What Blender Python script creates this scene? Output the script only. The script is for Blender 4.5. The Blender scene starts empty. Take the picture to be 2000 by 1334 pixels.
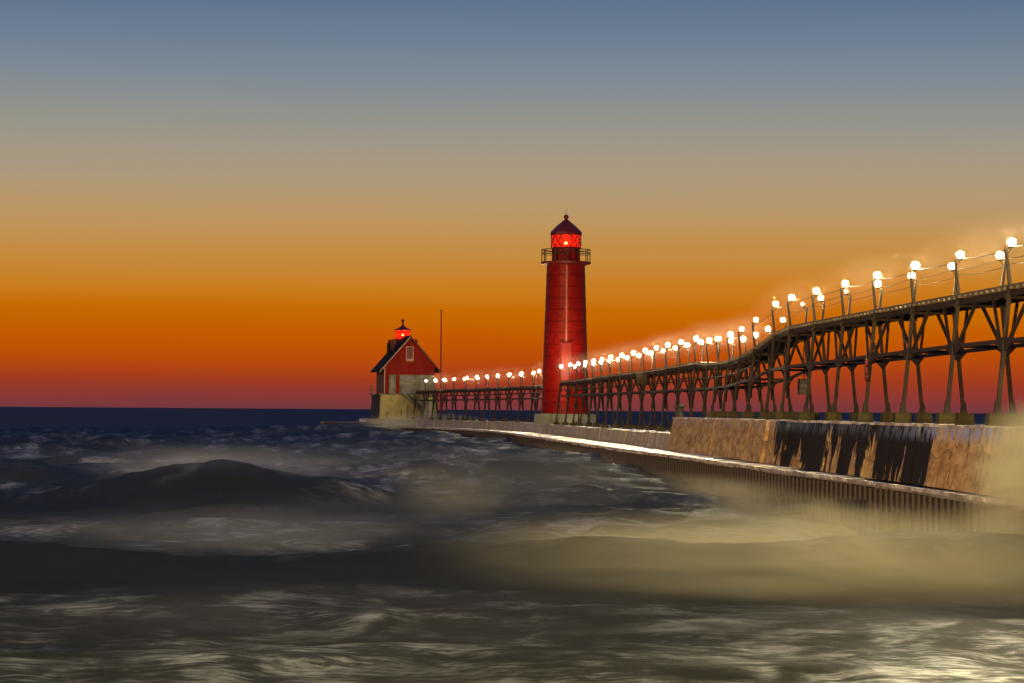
import bpy, math, random
import numpy as np
from mathutils import Vector, Matrix

random.seed(7)
R = math.radians
SC = bpy.context.scene
COL = SC.collection
EYE = 3.1                     # eye height above mean lake level, metres

# ------------------------------------------------------------------ camera
cam_d = bpy.data.cameras.new('camera')
cam_d.lens = 90.0
cam_d.sensor_width = 36.0
cam_d.clip_start = 0.5
cam_d.clip_end = 90000
cam = bpy.data.objects.new('camera', cam_d)
COL.objects.link(cam)
cam.location = (0, 0, EYE)
cam.rotation_euler = (Matrix.Rotation(R(90 + 1.535), 4, 'X') @ Matrix.Rotation(R(0.40), 4, 'Z')).to_euler()
SC.camera = cam

# ------------------------------------------------------------------ world: afterglow sky
def s2l(c):
    return tuple(((v / 255) / 12.92 if v / 255 <= 0.04045 else ((v / 255 + 0.055) / 1.055) ** 2.4) for v in c)

W = bpy.data.worlds.new('World')
SC.world = W
W.use_nodes = True
nt = W.node_tree
nt.nodes.clear()
def N(tree, typ, **kw):
    n = tree.nodes.new(typ)
    for k, v in kw.items():
        setattr(n, k, v)
    return n
def ramp(tree, stops, interp='EASE'):
    n = tree.nodes.new('ShaderNodeValToRGB')
    cr = n.color_ramp
    cr.interpolation = interp
    while len(cr.elements) < len(stops):
        cr.elements.new(0.5)
    for e, (p, c) in zip(cr.elements, stops):
        e.position = p
        e.color = (c[0], c[1], c[2], 1)
    return n
tc = N(nt, 'ShaderNodeTexCoord')
nrm = N(nt, 'ShaderNodeVectorMath', operation='NORMALIZE')
nt.links.new(tc.outputs['Generated'], nrm.inputs[0])
sx = N(nt, 'ShaderNodeSeparateXYZ')
nt.links.new(nrm.outputs[0], sx.inputs[0])
# elevation 0..0.16 (the first nine degrees) and everything above it
lowf = N(nt, 'ShaderNodeMapRange'); lowf.inputs[1].default_value = 0.0; lowf.inputs[2].default_value = 0.16
stv = N(nt, 'ShaderNodeMapping'); stv.inputs['Scale'].default_value = (3.0, 3.0, 120.0)
nt.links.new(nrm.outputs[0], stv.inputs[0])
stn = N(nt, 'ShaderNodeTexNoise'); stn.inputs['Scale'].default_value = 1.0; stn.inputs['Detail'].default_value = 4
nt.links.new(stv.outputs[0], stn.inputs['Vector'])
stm = N(nt, 'ShaderNodeMath', operation='MULTIPLY_ADD'); stm.inputs[1].default_value = 0.0075; stm.inputs[2].default_value = -0.00375
nt.links.new(stn.outputs[0], stm.inputs[0])
sta = N(nt, 'ShaderNodeMath', operation='ADD')
nt.links.new(stm.outputs[0], sta.inputs[0]); nt.links.new(sx.outputs['Z'], sta.inputs[1])
nt.links.new(sta.outputs[0], lowf.inputs[0])
def el(y): return (797 - y) / 5000 / 0.16
SKY = [(797, (116, 56, 62)), (785, (128, 57, 58)), (765, (143, 56, 48)), (735, (164, 60, 28)), (700, (186, 76, 10)),
       (655, (194, 90, 2)), (605, (200, 108, 4)), (555, (201, 126, 32)), (500, (197, 138, 62)), (440, (191, 148, 90)),
       (370, (178, 153, 118)), (300, (164, 152, 132)), (230, (147, 147, 140)), (150, (126, 138, 149)), (60, (106, 125, 147)), (0, (97, 117, 142))]
rl = ramp(nt, [(max(0, el(y)), s2l(c)) for y, c in SKY], 'LINEAR')
nt.links.new(lowf.outputs[0], rl.inputs[0])
hif = N(nt, 'ShaderNodeMapRange'); hif.inputs[1].default_value = 0.15; hif.inputs[2].default_value = 1.0
nt.links.new(sx.outputs['Z'], hif.inputs[0])
rh = ramp(nt, [(0.0, s2l((97, 117, 142))), (0.2, s2l((90, 114, 154))), (0.55, s2l((68, 92, 142))), (1.0, s2l((54, 74, 126)))])
nt.links.new(hif.outputs[0], rh.inputs[0])
swi = N(nt, 'ShaderNodeMapRange'); swi.inputs[1].default_value = 0.150; swi.inputs[2].default_value = 0.160
nt.links.new(sx.outputs['Z'], swi.inputs[0])
mx = N(nt, 'ShaderNodeMix', data_type='RGBA')
nt.links.new(swi.outputs[0], mx.inputs[0]); nt.links.new(rl.outputs[0], mx.inputs[6]); nt.links.new(rh.outputs[0], mx.inputs[7])
# the night side, opposite the afterglow
bk = N(nt, 'ShaderNodeMapRange'); bk.inputs[1].default_value = 0.0; bk.inputs[2].default_value = 0.6
nt.links.new(sx.outputs['Z'], bk.inputs[0])
rb = ramp(nt, [(0.0, s2l((64, 64, 88))), (0.35, s2l((60, 74, 116))), (1.0, s2l((54, 74, 126)))])
nt.links.new(bk.outputs[0], rb.inputs[0])
az = N(nt, 'ShaderNodeMapRange', interpolation_type='SMOOTHSTEP'); az.inputs[1].default_value = -0.45; az.inputs[2].default_value = 0.93
nt.links.new(sx.outputs['Y'], az.inputs[0])
mz = N(nt, 'ShaderNodeMix', data_type='RGBA')
nt.links.new(az.outputs[0], mz.inputs[0]); nt.links.new(rb.outputs[0], mz.inputs[6]); nt.links.new(mx.outputs[2], mz.inputs[7])
bg = N(nt, 'ShaderNodeBackground'); bg.inputs['Strength'].default_value = 1.0
nt.links.new(mz.outputs[2], bg.inputs['Color'])
wo = N(nt, 'ShaderNodeOutputWorld')
nt.links.new(bg.outputs[0], wo.inputs['Surface'])

# ------------------------------------------------------------------ last afterglow: the sun has gone down behind the house
sun_d = bpy.data.lights.new('sun', 'SUN')
sun_d.energy = 0.02
sun_d.color = (1.0, 0.50, 0.22)
sun_d.angle = R(20)
sun = bpy.data.objects.new('sun', sun_d)
COL.objects.link(sun)
sun.rotation_euler = Vector((0.25, -1.0, -0.05)).to_track_quat('-Z', 'Y').to_euler()

# ------------------------------------------------------------------ exposure
SC.view_settings.view_transform = 'Standard'
SC.view_settings.look = 'None'
SC.view_settings.exposure = 0.0
SC.view_settings.gamma = 1.0
SC.view_settings.use_curve_mapping = False
SC.cycles.use_denoising = True
SC.cycles.sample_clamp_indirect = 4.0
SC.cycles.max_bounces = 6
SC.cycles.volume_bounces = 1
SC.cycles.volume_max_steps = 128

# ------------------------------------------------------------------ mesh helpers
class MB:
    def __init__(s):
        s.v, s.f = [], []
    def add(s, vs, fs):
        b = len(s.v)
        s.v += [tuple(p) for p in vs]
        s.f += [tuple(b + i for i in f) for f in fs]
        return s
    def hexa(s, p):           # 8 corners: bottom ring 0-3, top ring 4-7
        return s.add(p, [(3, 2, 1, 0), (4, 5, 6, 7), (0, 1, 5, 4), (1, 2, 6, 5), (2, 3, 7, 6), (3, 0, 4, 7)])
    def box(s, x0, x1, y0, y1, z0, z1):
        return s.hexa([(x0, y0, z0), (x1, y0, z0), (x1, y1, z0), (x0, y1, z0), (x0, y0, z1), (x1, y0, z1), (x1, y1, z1), (x0, y1, z1)])
    def bar(s, a, b, w, h=None, up=(0, 0, 1), w2=None, h2=None):
        a, b = Vector(a), Vector(b)
        h = w if h is None else h
        w2 = w if w2 is None else w2
        h2 = h if h2 is None else h2
        d = (b - a).normalized()
        u = Vector(up)
        if abs(d.dot(u)) > 0.98:
            u = Vector((0, 1, 0))
        r = d.cross(u).normalized()
        u = r.cross(d)
        q = []
        for p, ww, hh in ((a, w, h), (b, w2, h2)):
            q += [p - r * ww / 2 - u * hh / 2, p + r * ww / 2 - u * hh / 2, p + r * ww / 2 + u * hh / 2, p - r * ww / 2 + u * hh / 2]
        return s.hexa(q)
    def tube(s, pts, rad, n=6, caps=True):
        pts = [Vector(p) for p in pts]
        rings = []
        for i, p in enumerate(pts):
            d = (pts[min(i + 1, len(pts) - 1)] - pts[max(i - 1, 0)]).normalized()
            u = Vector((0, 0, 1)) if abs(d.z) < 0.95 else Vector((0, 1, 0))
            r = d.cross(u).normalized(); u = r.cross(d)
            rr = rad[i] if isinstance(rad, (list, tuple)) else rad
            rings.append([p + (r * math.cos(t) + u * math.sin(t)) * rr for t in [2 * math.pi * k / n for k in range(n)]])
        vs = [q for rg in rings for q in rg]
        fs = []
        for i in range(len(pts) - 1):
            for k in range(n):
                fs.append((i * n + k, i * n + (k + 1) % n, (i + 1) * n + (k + 1) % n, (i + 1) * n + k))
        if caps:
            fs.append(tuple(range(n - 1, -1, -1)))
            fs.append(tuple((len(pts) - 1) * n + k for k in range(n)))
        return s.add(vs, fs)
    def lathe(s, prof, n=24, c=(0, 0), rot=0.0, caps=True):
        vs, fs = [], []
        for r, z in prof:
            for k in range(n):
                t = 2 * math.pi * k / n + rot
                vs.append((c[0] + r * math.cos(t), c[1] + r * math.sin(t), z))
        for i in range(len(prof) - 1):
            for k in range(n):
                fs.append((i * n + k, i * n + (k + 1) % n, (i + 1) * n + (k + 1) % n, (i + 1) * n + k))
        if caps:
            fs.append(tuple(range(n - 1, -1, -1)))
            fs.append(tuple((len(prof) - 1) * n + k for k in range(n)))
        return s.add(vs, fs)
    def prism(s, outline, axis_vec):   # planar outline extruded along a vector
        o = [Vector(p) for p in outline]
        a = Vector(axis_vec)
        n = len(o)
        vs = o + [p + a for p in o]
        fs = [tuple(range(n - 1, -1, -1)), tuple(range(n, 2 * n))]
        fs += [(k, (k + 1) % n, n + (k + 1) % n, n + k) for k in range(n)]
        return s.add(vs, fs)
    def mesh(s, name, mat=None, smooth=False):
        me = bpy.data.meshes.new(name)
        me.from_pydata(s.v, [], s.f)
        if mat:
            me.materials.append(mat)
        if smooth:
            me.polygons.foreach_set('use_smooth', [True] * len(me.polygons))
        me.validate()
        import bmesh
        bm = bmesh.new(); bm.from_mesh(me)
        bmesh.ops.recalc_face_normals(bm, faces=bm.faces)
        bm.to_mesh(me); bm.free()
        me.update()
        return me

def put(name, me, parent=None, loc=(0, 0, 0), rz=0.0, scale=None):
    o = bpy.data.objects.new(name, me)
    COL.objects.link(o)
    o.location = loc
    o.rotation_euler = (0, 0, rz)
    if scale:
        o.scale = scale
    if parent is not None:
        o.parent = parent
    return o
def obj(name, mb, mat, parent=None, smooth=False, **k):
    return put(name, mb.mesh(name, mat, smooth), parent, **k)
def tag(o, label=None, cat=None, group=None, kind=None):
    if label: o['label'] = label
    if cat: o['category'] = cat
    if group: o['group'] = group
    if kind: o['kind'] = kind
    return o
def thing(name, label, cat, loc=(0, 0, 0), rz=0.0, group=None):
    o = bpy.data.objects.new(name, None)
    o.empty_display_size = 0.2
    COL.objects.link(o)
    o.location = loc
    o.rotation_euler = (0, 0, rz)
    return tag(o, label, cat, group)

def lerp(tab, x):
    if x <= tab[0][0]:
        (x0, y0), (x1, y1) = tab[0], tab[1]
    elif x >= tab[-1][0]:
        (x0, y0), (x1, y1) = tab[-2], tab[-1]
    else:
        for i in range(len(tab) - 1):
            if tab[i][0] <= x <= tab[i + 1][0]:
                (x0, y0), (x1, y1) = tab[i], tab[i + 1]
                break
    return y0 + (y1 - y0) * (x - x0) / (x1 - x0)

# ------------------------------------------------------------------ materials
def mat_new(name):
    m = bpy.data.materials.new(name)
    m.use_nodes = True
    t = m.node_tree
    b = t.nodes['Principled BSDF']
    return m, t, b
def L(t, a, b): t.links.new(a, b)
def noise(t, vec, scale, detail=4, rough=0.55, dist=0.0):
    n = N(t, 'ShaderNodeTexNoise')
    n.inputs['Scale'].default_value = scale
    n.inputs['Detail'].default_value = detail
    n.inputs['Roughness'].default_value = rough
    n.inputs['Distortion'].default_value = dist
    if vec is not None: L(t, vec, n.inputs['Vector'])
    return n
def mapping(t, vec, scale=(1, 1, 1), loc=(0, 0, 0), rot=(0, 0, 0)):
    n = N(t, 'ShaderNodeMapping')
    n.inputs['Scale'].default_value = scale
    n.inputs['Location'].default_value = loc
    n.inputs['Rotation'].default_value = rot
    L(t, vec, n.inputs['Vector'])
    return n.outputs[0]
def rng(t, v, a, b, c=0.0, d=1.0, smooth=True):
    n = N(t, 'ShaderNodeMapRange', interpolation_type='SMOOTHSTEP' if smooth else 'LINEAR')
    n.inputs[1].default_value = a; n.inputs[2].default_value = b
    n.inputs[3].default_value = c; n.inputs[4].default_value = d
    L(t, v, n.inputs[0])
    return n.outputs[0]
def math_(t, op, a, b=None, c=None, clamp=False):
    n = N(t, 'ShaderNodeMath', operation=op)
    n.use_clamp = clamp
    for i, v in enumerate((a, b, c)):
        if v is None: continue
        if isinstance(v, (int, float)): n.inputs[i].default_value = v
        else: L(t, v, n.inputs[i])
    return n.outputs[0]
def mixc(t, f, a, b):
    n = N(t, 'ShaderNodeMix', data_type='RGBA')
    if isinstance(f, (int, float)): n.inputs[0].default_value = f
    else: L(t, f, n.inputs[0])
    for i, v in ((6, a), (7, b)):
        if isinstance(v, tuple): n.inputs[i].default_value = (v[0], v[1], v[2], 1)
        else: L(t, v, n.inputs[i])
    return n.outputs[2]
def bump(t, b, h, dist=0.02, strength=0.6):
    n = N(t, 'ShaderNodeBump')
    n.inputs['Strength'].default_value = strength
    n.inputs['Distance'].default_value = dist
    L(t, h, n.inputs['Height'])
    L(t, n.outputs[0], b.inputs['Normal'])
def weathered(name, c1, c2, scale=3.0, rough=0.6, metallic=0.0, stretch=(1, 1, 1), bmp=0.01, c3=None, spec=0.4):
    m, t, b = mat_new(name)
    o = N(t, 'ShaderNodeTexCoord').outputs['Object']
    v = mapping(t, o, stretch)
    n1 = noise(t, v, scale, 5, 0.6)
    f = rng(t, n1.outputs[0], 0.35, 0.68)
    c = mixc(t, f, c1, c2)
    if c3:
        n2 = noise(t, v, scale * 3.7, 4, 0.6)
        c = mixc(t, rng(t, n2.outputs[0], 0.56, 0.7), c, c3)
    L(t, c, b.inputs['Base Color'])
    b.inputs['Roughness'].default_value = rough
    b.inputs['Metallic'].default_value = metallic
    b.inputs['Specular IOR Level'].default_value = spec
    if bmp:
        bump(t, b, noise(t, v, scale * 6, 5).outputs[0], bmp, 0.5)
    return m
def emis(name, col, strength):
    m = bpy.data.materials.new(name)
    m.use_nodes = True
    t = m.node_tree
    t.nodes.clear()
    e = N(t, 'ShaderNodeEmission')
    e.inputs[0].default_value = (*col, 1)
    e.inputs[1].default_value = strength
    L(t, e.outputs[0], N(t, 'ShaderNodeOutputMaterial').inputs[0])
    return m

M = {}
M['iron'] = weathered('weathered_iron', (0.020, 0.0125, 0.006), (0.038, 0.024, 0.011), 2.5, 0.6, 0.0, c3=(0.05, 0.02, 0.009), spec=0.25)
M['deck'] = weathered('walk_timber', (0.10, 0.08, 0.048), (0.17, 0.135, 0.085), 2.0, 0.7, stretch=(1, 1, 3))
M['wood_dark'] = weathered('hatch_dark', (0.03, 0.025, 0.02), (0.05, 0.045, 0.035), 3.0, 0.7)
M['globe'] = emis('lit_globe', (1.0, 0.74, 0.38), 1100)
M['globe_dim'] = emis('dimmer_globe', (1.0, 0.68, 0.30), 640)
M['globe_hot'] = emis('brighter_globe', (1.0, 0.80, 0.46), 1500)
M['globe_off'] = weathered('milky_globe', (0.72, 0.70, 0.62), (0.8, 0.78, 0.7), 4, 0.3, bmp=0)
M['red'] = weathered('red_paint', (0.15, 0.004, 0.002), (0.21, 0.006, 0.0026), 0.9, 0.42, c3=(0.10, 0.005, 0.003), bmp=0.006, spec=0.12)
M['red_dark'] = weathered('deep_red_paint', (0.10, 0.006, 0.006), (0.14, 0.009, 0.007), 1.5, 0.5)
M['highlight_red'] = weathered('highlight_red_paint', (0.45, 0.11, 0.06), (0.5, 0.14, 0.08), 2, 0.45)
M['red_house'] = weathered('red_cladding', (0.16, 0.005, 0.0024), (0.21, 0.007, 0.003), 0.8, 0.6, stretch=(2, 2, 0.5), spec=0.1)
M['trim'] = weathered('pale_trim', (0.34, 0.20, 0.14), (0.42, 0.27, 0.19), 2, 0.6, bmp=0, spec=0.1)
M['shingle'] = weathered('dark_shingle', (0.020, 0.015, 0.013), (0.036, 0.026, 0.022), 2.5, 0.85, spec=0.08)
M['pale_wall'] = weathered('pale_lower_wall', (0.12, 0.12, 0.09), (0.23, 0.22, 0.17), 1.2, 0.6, c3=(0.08, 0.07, 0.05), spec=0.15)
M['base_conc'] = weathered('yellow_stained_concrete', (0.27, 0.235, 0.08), (0.36, 0.32, 0.12), 0.8, 0.75, stretch=(1.5, 1.5, 0.5), c3=(0.16, 0.14, 0.06))
M['found'] = weathered('green_grey_concrete', (0.15, 0.165, 0.115), (0.23, 0.24, 0.175), 0.8, 0.75, spec=0.1)
M['footing'] = weathered('mossy_footing', (0.035, 0.029, 0.005), (0.062, 0.052, 0.009), 3.0, 0.8, c3=(0.025, 0.022, 0.008))
M['steel_dark'] = weathered('dark_steel', (0.05, 0.045, 0.04), (0.08, 0.07, 0.06), 3, 0.5)
M['grey'] = weathered('grey_panel', (0.15, 0.15, 0.13), (0.22, 0.21, 0.18), 2, 0.6)
M['lamp_red'] = emis('beacon_bulb', (1.0, 0.42, 0.26), 160)
M['cord'] = weathered('black_cable', (0.015, 0.012, 0.01), (0.025, 0.02, 0.016), 3, 0.7, bmp=0, spec=0.1)
M['buoy'] = weathered('red_ring', (0.12, 0.014, 0.01), (0.17, 0.02, 0.014), 5, 0.5, bmp=0)

def glass_red():
    m, t, b = mat_new('red_glass')
    b.inputs['Base Color'].default_value = (0.9, 0.10, 0.05, 1)
    b.inputs['Roughness'].default_value = 0.25
    tr = N(t, 'ShaderNodeBsdfTranslucent'); tr.inputs[0].default_value = (1.0, 0.12, 0.06, 1)
    tp = N(t, 'ShaderNodeBsdfTransparent'); tp.inputs[0].default_value = (0.95, 0.35, 0.22, 1)
    m1 = N(t, 'ShaderNodeMixShader'); m1.inputs[0].default_value = 0.45
    L(t, tr.outputs[0], m1.inputs[1]); L(t, tp.outputs[0], m1.inputs[2])
    m2 = N(t, 'ShaderNodeMixShader'); m2.inputs[0].default_value = 0.12
    L(t, m1.outputs[0], m2.inputs[1]); L(t, b.outputs[0], m2.inputs[2])
    L(t, m2.outputs[0], t.nodes['Material Output'].inputs[0])
    return m
M['red_glass'] = glass_red()

def wall_mat():
    m, t, b = mat_new('stained_concrete_wall')
    o = N(t, 'ShaderNodeTexCoord').outputs['Object']
    s = N(t, 'ShaderNodeSeparateXYZ'); L(t, o, s.inputs[0])
    base = noise(t, mapping(t, o, (1, 0.7, 2.2)), 1.6, 6, 0.62)
    c = mixc(t, rng(t, base.outputs[0], 0.3, 0.7), (0.34, 0.19, 0.07), (0.66, 0.45, 0.19))
    crk = N(t, 'ShaderNodeTexVoronoi', feature='DISTANCE_TO_EDGE')
    crk.inputs['Scale'].default_value = 0.8
    wn = noise(t, o, 1.3, 4, 0.6)
    vv = N(t, 'ShaderNodeVectorMath', operation='ADD'); L(t, mapping(t, o, (1, 0.55, 1.2)), vv.inputs[0]); L(t, wn.outputs['Color'], vv.inputs[1])
    L(t, vv.outputs[0], crk.inputs['Vector'])
    c = mixc(t, rng(t, crk.outputs['Distance'], 0.0, 0.025, 0.75, 0.0), c, (0.06, 0.035, 0.02))
    rust = noise(t, mapping(t, o, (2.2, 1.6, 0.5)), 1.5, 5, 0.6)
    c = mixc(t, rng(t, rust.outputs[0], 0.54, 0.70, 0, 0.6), c, (0.20, 0.085, 0.03))
    # black growth that runs down from the coping between two lengths of the wall
    v = rng(t, s.outputs['Z'], 1.3, 2.75, 0, 1, False)
    strk = noise(t, mapping(t, o, (0.6, 0.62, 0.16)), 1.0, 5, 0.6, 0.5)
    fine = noise(t, mapping(t, o, (3, 2.2, 0.7)), 1.3, 6, 0.68)
    yw = math_(t, 'MULTIPLY', rng(t, s.outputs['Y'], 61.5, 63.5), rng(t, s.outputs['Y'], 92, 83))
    a = math_(t, 'MULTIPLY', v, 0.20)
    a = math_(t, 'ADD', a, math_(t, 'MULTIPLY_ADD', strk.outputs[0], 1.45, -0.225))
    a = math_(t, 'ADD', a, math_(t, 'MULTIPLY', math_(t, 'SUBTRACT', fine.outputs[0], 0.22), 0.42))
    a = math_(t, 'ADD', a, math_(t, 'MULTIPLY', yw, 0.45))
    st = rng(t, a, 1.0, 1.035)
    c = mixc(t, st, c, (0.012, 0.010, 0.006))
    # thin frost under the coping
    ice_lamplight = noise(t, mapping(t, o, (2, 2.5, 1.2)), 1.4, 5, 0.65)
    iv = math_(t, 'MULTIPLY', rng(t, v, 0.70, 0.95), rng(t, ice_lamplight.outputs[0], 0.42, 0.56))
    c = mixc(t, math_(t, 'MULTIPLY', iv, rng(t, s.outputs['Y'], 70, 60, 0.25, 1.0)), c, (0.34, 0.40, 0.60))
    L(t, c, b.inputs['Base Color'])
    b.inputs['Roughness'].default_value = 0.75
    b.inputs['Specular IOR Level'].default_value = 0.12
    h = math_(t, 'SUBTRACT', fine.outputs[0], math_(t, 'MULTIPLY', st, 0.6))
    bump(t, b, h, 0.06, 0.9)
    return m
M['wall'] = wall_mat()

def wet_conc():
    m, t, b = mat_new('wet_lamplit_concrete')
    o = N(t, 'ShaderNodeTexCoord').outputs['Object']
    n = noise(t, o, 0.7, 6, 0.62)
    s = N(t, 'ShaderNodeSeparateXYZ'); L(t, o, s.inputs[0])
    far_lit = rng(t, s.outputs['Y'], 70, 125)          # lamplight on the ledge put into the colour, paler towards the lake end
    ice_lamplight = math_(t, 'MULTIPLY', rng(t, n.outputs[0], 0.34, 0.56), math_(t, 'MULTIPLY_ADD', far_lit, 0.85, 0.15))
    c = mixc(t, ice_lamplight, (0.15, 0.135, 0.11), (0.84, 0.82, 0.74))
    L(t, c, b.inputs['Base Color'])
    L(t, rng(t, n.outputs[0], 0.35, 0.6, 0.20, 0.5), b.inputs['Roughness'])
    b.inputs['Specular IOR Level'].default_value = 0.8
    bump(t, b, noise(t, o, 3, 5).outputs[0], 0.02, 0.5)
    return m
M['ledge'] = wet_conc()
M['ice_lamplight'] = weathered('rim_ice', (0.22, 0.19, 0.15), (0.84, 0.81, 0.72), 1.3, 0.4, c3=(0.30, 0.26, 0.20))
M['low_wall'] = weathered('grey_low_wall', (0.34, 0.27, 0.16), (0.56, 0.48, 0.33), 1.1, 0.7, stretch=(1.4, 1.4, 0.6), c3=(0.10, 0.07, 0.045), spec=0.12)
M['pile'] = weathered('rusty_sheet_pile', (0.016, 0.009, 0.005), (0.044, 0.020, 0.010), 1.2, 0.6, stretch=(1, 1, 0.35), c3=(0.012, 0.008, 0.006))

# ------------------------------------------------------------------ numpy value noise
_rs = np.random.RandomState(11)
_perm = _rs.rand(256, 256)
def vnoise(x, y):
    xi = np.floor(x).astype(int); yi = np.floor(y).astype(int)
    fx = x - xi; fy = y - yi
    fx = fx * fx * fx * (fx * (fx * 6 - 15) + 10); fy = fy * fy * fy * (fy * (fy * 6 - 15) + 10)
    a = _perm[xi % 256, yi % 256]; b = _perm[(xi + 1) % 256, yi % 256]
    c = _perm[xi % 256, (yi + 1) % 256]; d = _perm[(xi + 1) % 256, (yi + 1) % 256]
    return (a * (1 - fx) + b * fx) * (1 - fy) + (c * (1 - fx) + d * fx) * fy
def fbm(x, y, o=4, g=0.5):
    s, a, t = 0, 1.0, 0
    for k in range(o):
        s = s + a * vnoise(x * 2 ** k + 17.3 * k, y * 2 ** k + 5.1 * k)
        t += a; a *= g
    return s / t

# ------------------------------------------------------------------ lake
def sstep(a, b, x):
    t = np.clip((x - a) / (b - a), 0, 1)
    return t * t * (3 - 2 * t)
def wave_height(X, Y):
    h = np.zeros_like(X)
    rs = np.random.RandomState(5)
    for k in range(34):
        lam = 4.2 * (1.10 ** k)
        if lam > 34: break
        ang = -math.pi / 2 + rs.normal(0, 0.5)
        ph = rs.rand() * 6.28
        amp = 0.0085 * lam ** 0.80 * (0.7 + 0.6 * rs.rand())
        kx, ky = math.cos(ang) * 2 * math.pi / lam, math.sin(ang) * 2 * math.pi / lam
        wob = 1.4 * fbm(X / (lam * 2.2) + k, Y / (lam * 2.2), 2)
        s = np.sin(kx * X + ky * Y + ph + wob * 2.2)
        vis = sstep(0, 1, 1.35 * fbm(X / (lam * 1.6) + 3 * k, Y / (lam * 1.6) + k, 2))
        h += amp * vis * (1.2 - 2 * np.abs(s) ** 1.3)
    return h
def swell(X, Y):
    w = np.zeros_like(X)
    def hump(cx, cy, sx_, sf, sb, a, bend=0.0, tilt=0.0):
        cyy = cy + bend * (X - cx) ** 2 + tilt * (X - cx)
        d = Y - cyy
        return a * np.exp(-((X - cx) / sx_) ** 2) * np.exp(-(d / np.where(d < 0, sf, sb)) ** 2)
    w += hump(-9.0, 76.5, 4.3, 2.5, 4.0, 1.28, 0.03) * (0.86 + 0.30 * fbm(X * 0.5 + 7, Y * 0.25 + 2, 5, 0.55))
    w += hump(-12.6, 79, 1.6, 1.6, 2.4, 0.45) + hump(-5.2, 78, 1.5, 1.5, 2.4, 0.35)
    w += hump(-21, 100, 4.5, 3.0, 4.5, 1.25)
    w += hump(-3, 108, 8, 3.0, 4.5, 0.75)
    w += hump(-14, 130, 14, 3.5, 5, 0.8)
    w += hump(-30, 165, 16, 4, 6, 0.9)
    w += hump(2.0, 66, 3.0, 2, 3, 0.35)
    w += hump(8.4, 47.0, 1.9, 1.2, 2.2, 0.35)
    w += hump(-14, 268, 12, 5, 8, 0.95)
    w += hump(-3, 235, 6, 4, 6, 0.6)
    # long breaker that fills the lower part of the view
    yc = 47.6 + 0.5 * np.sin(X * 0.35 + 0.6) + 0.03 * X
    d = Y - yc
    w += (0.58 + 0.14 * np.sin(X * 0.5 + 1) + 0.30 * (fbm(X * 0.55 + 3, Y * 0.12, 4) - 0.4)) * np.exp(-(d / np.where(d < 0, 2.3, 3.5)) ** 2)
    w -= 0.10 * np.exp(-((Y - 41) / 2.5) ** 2)
    return w
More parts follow.
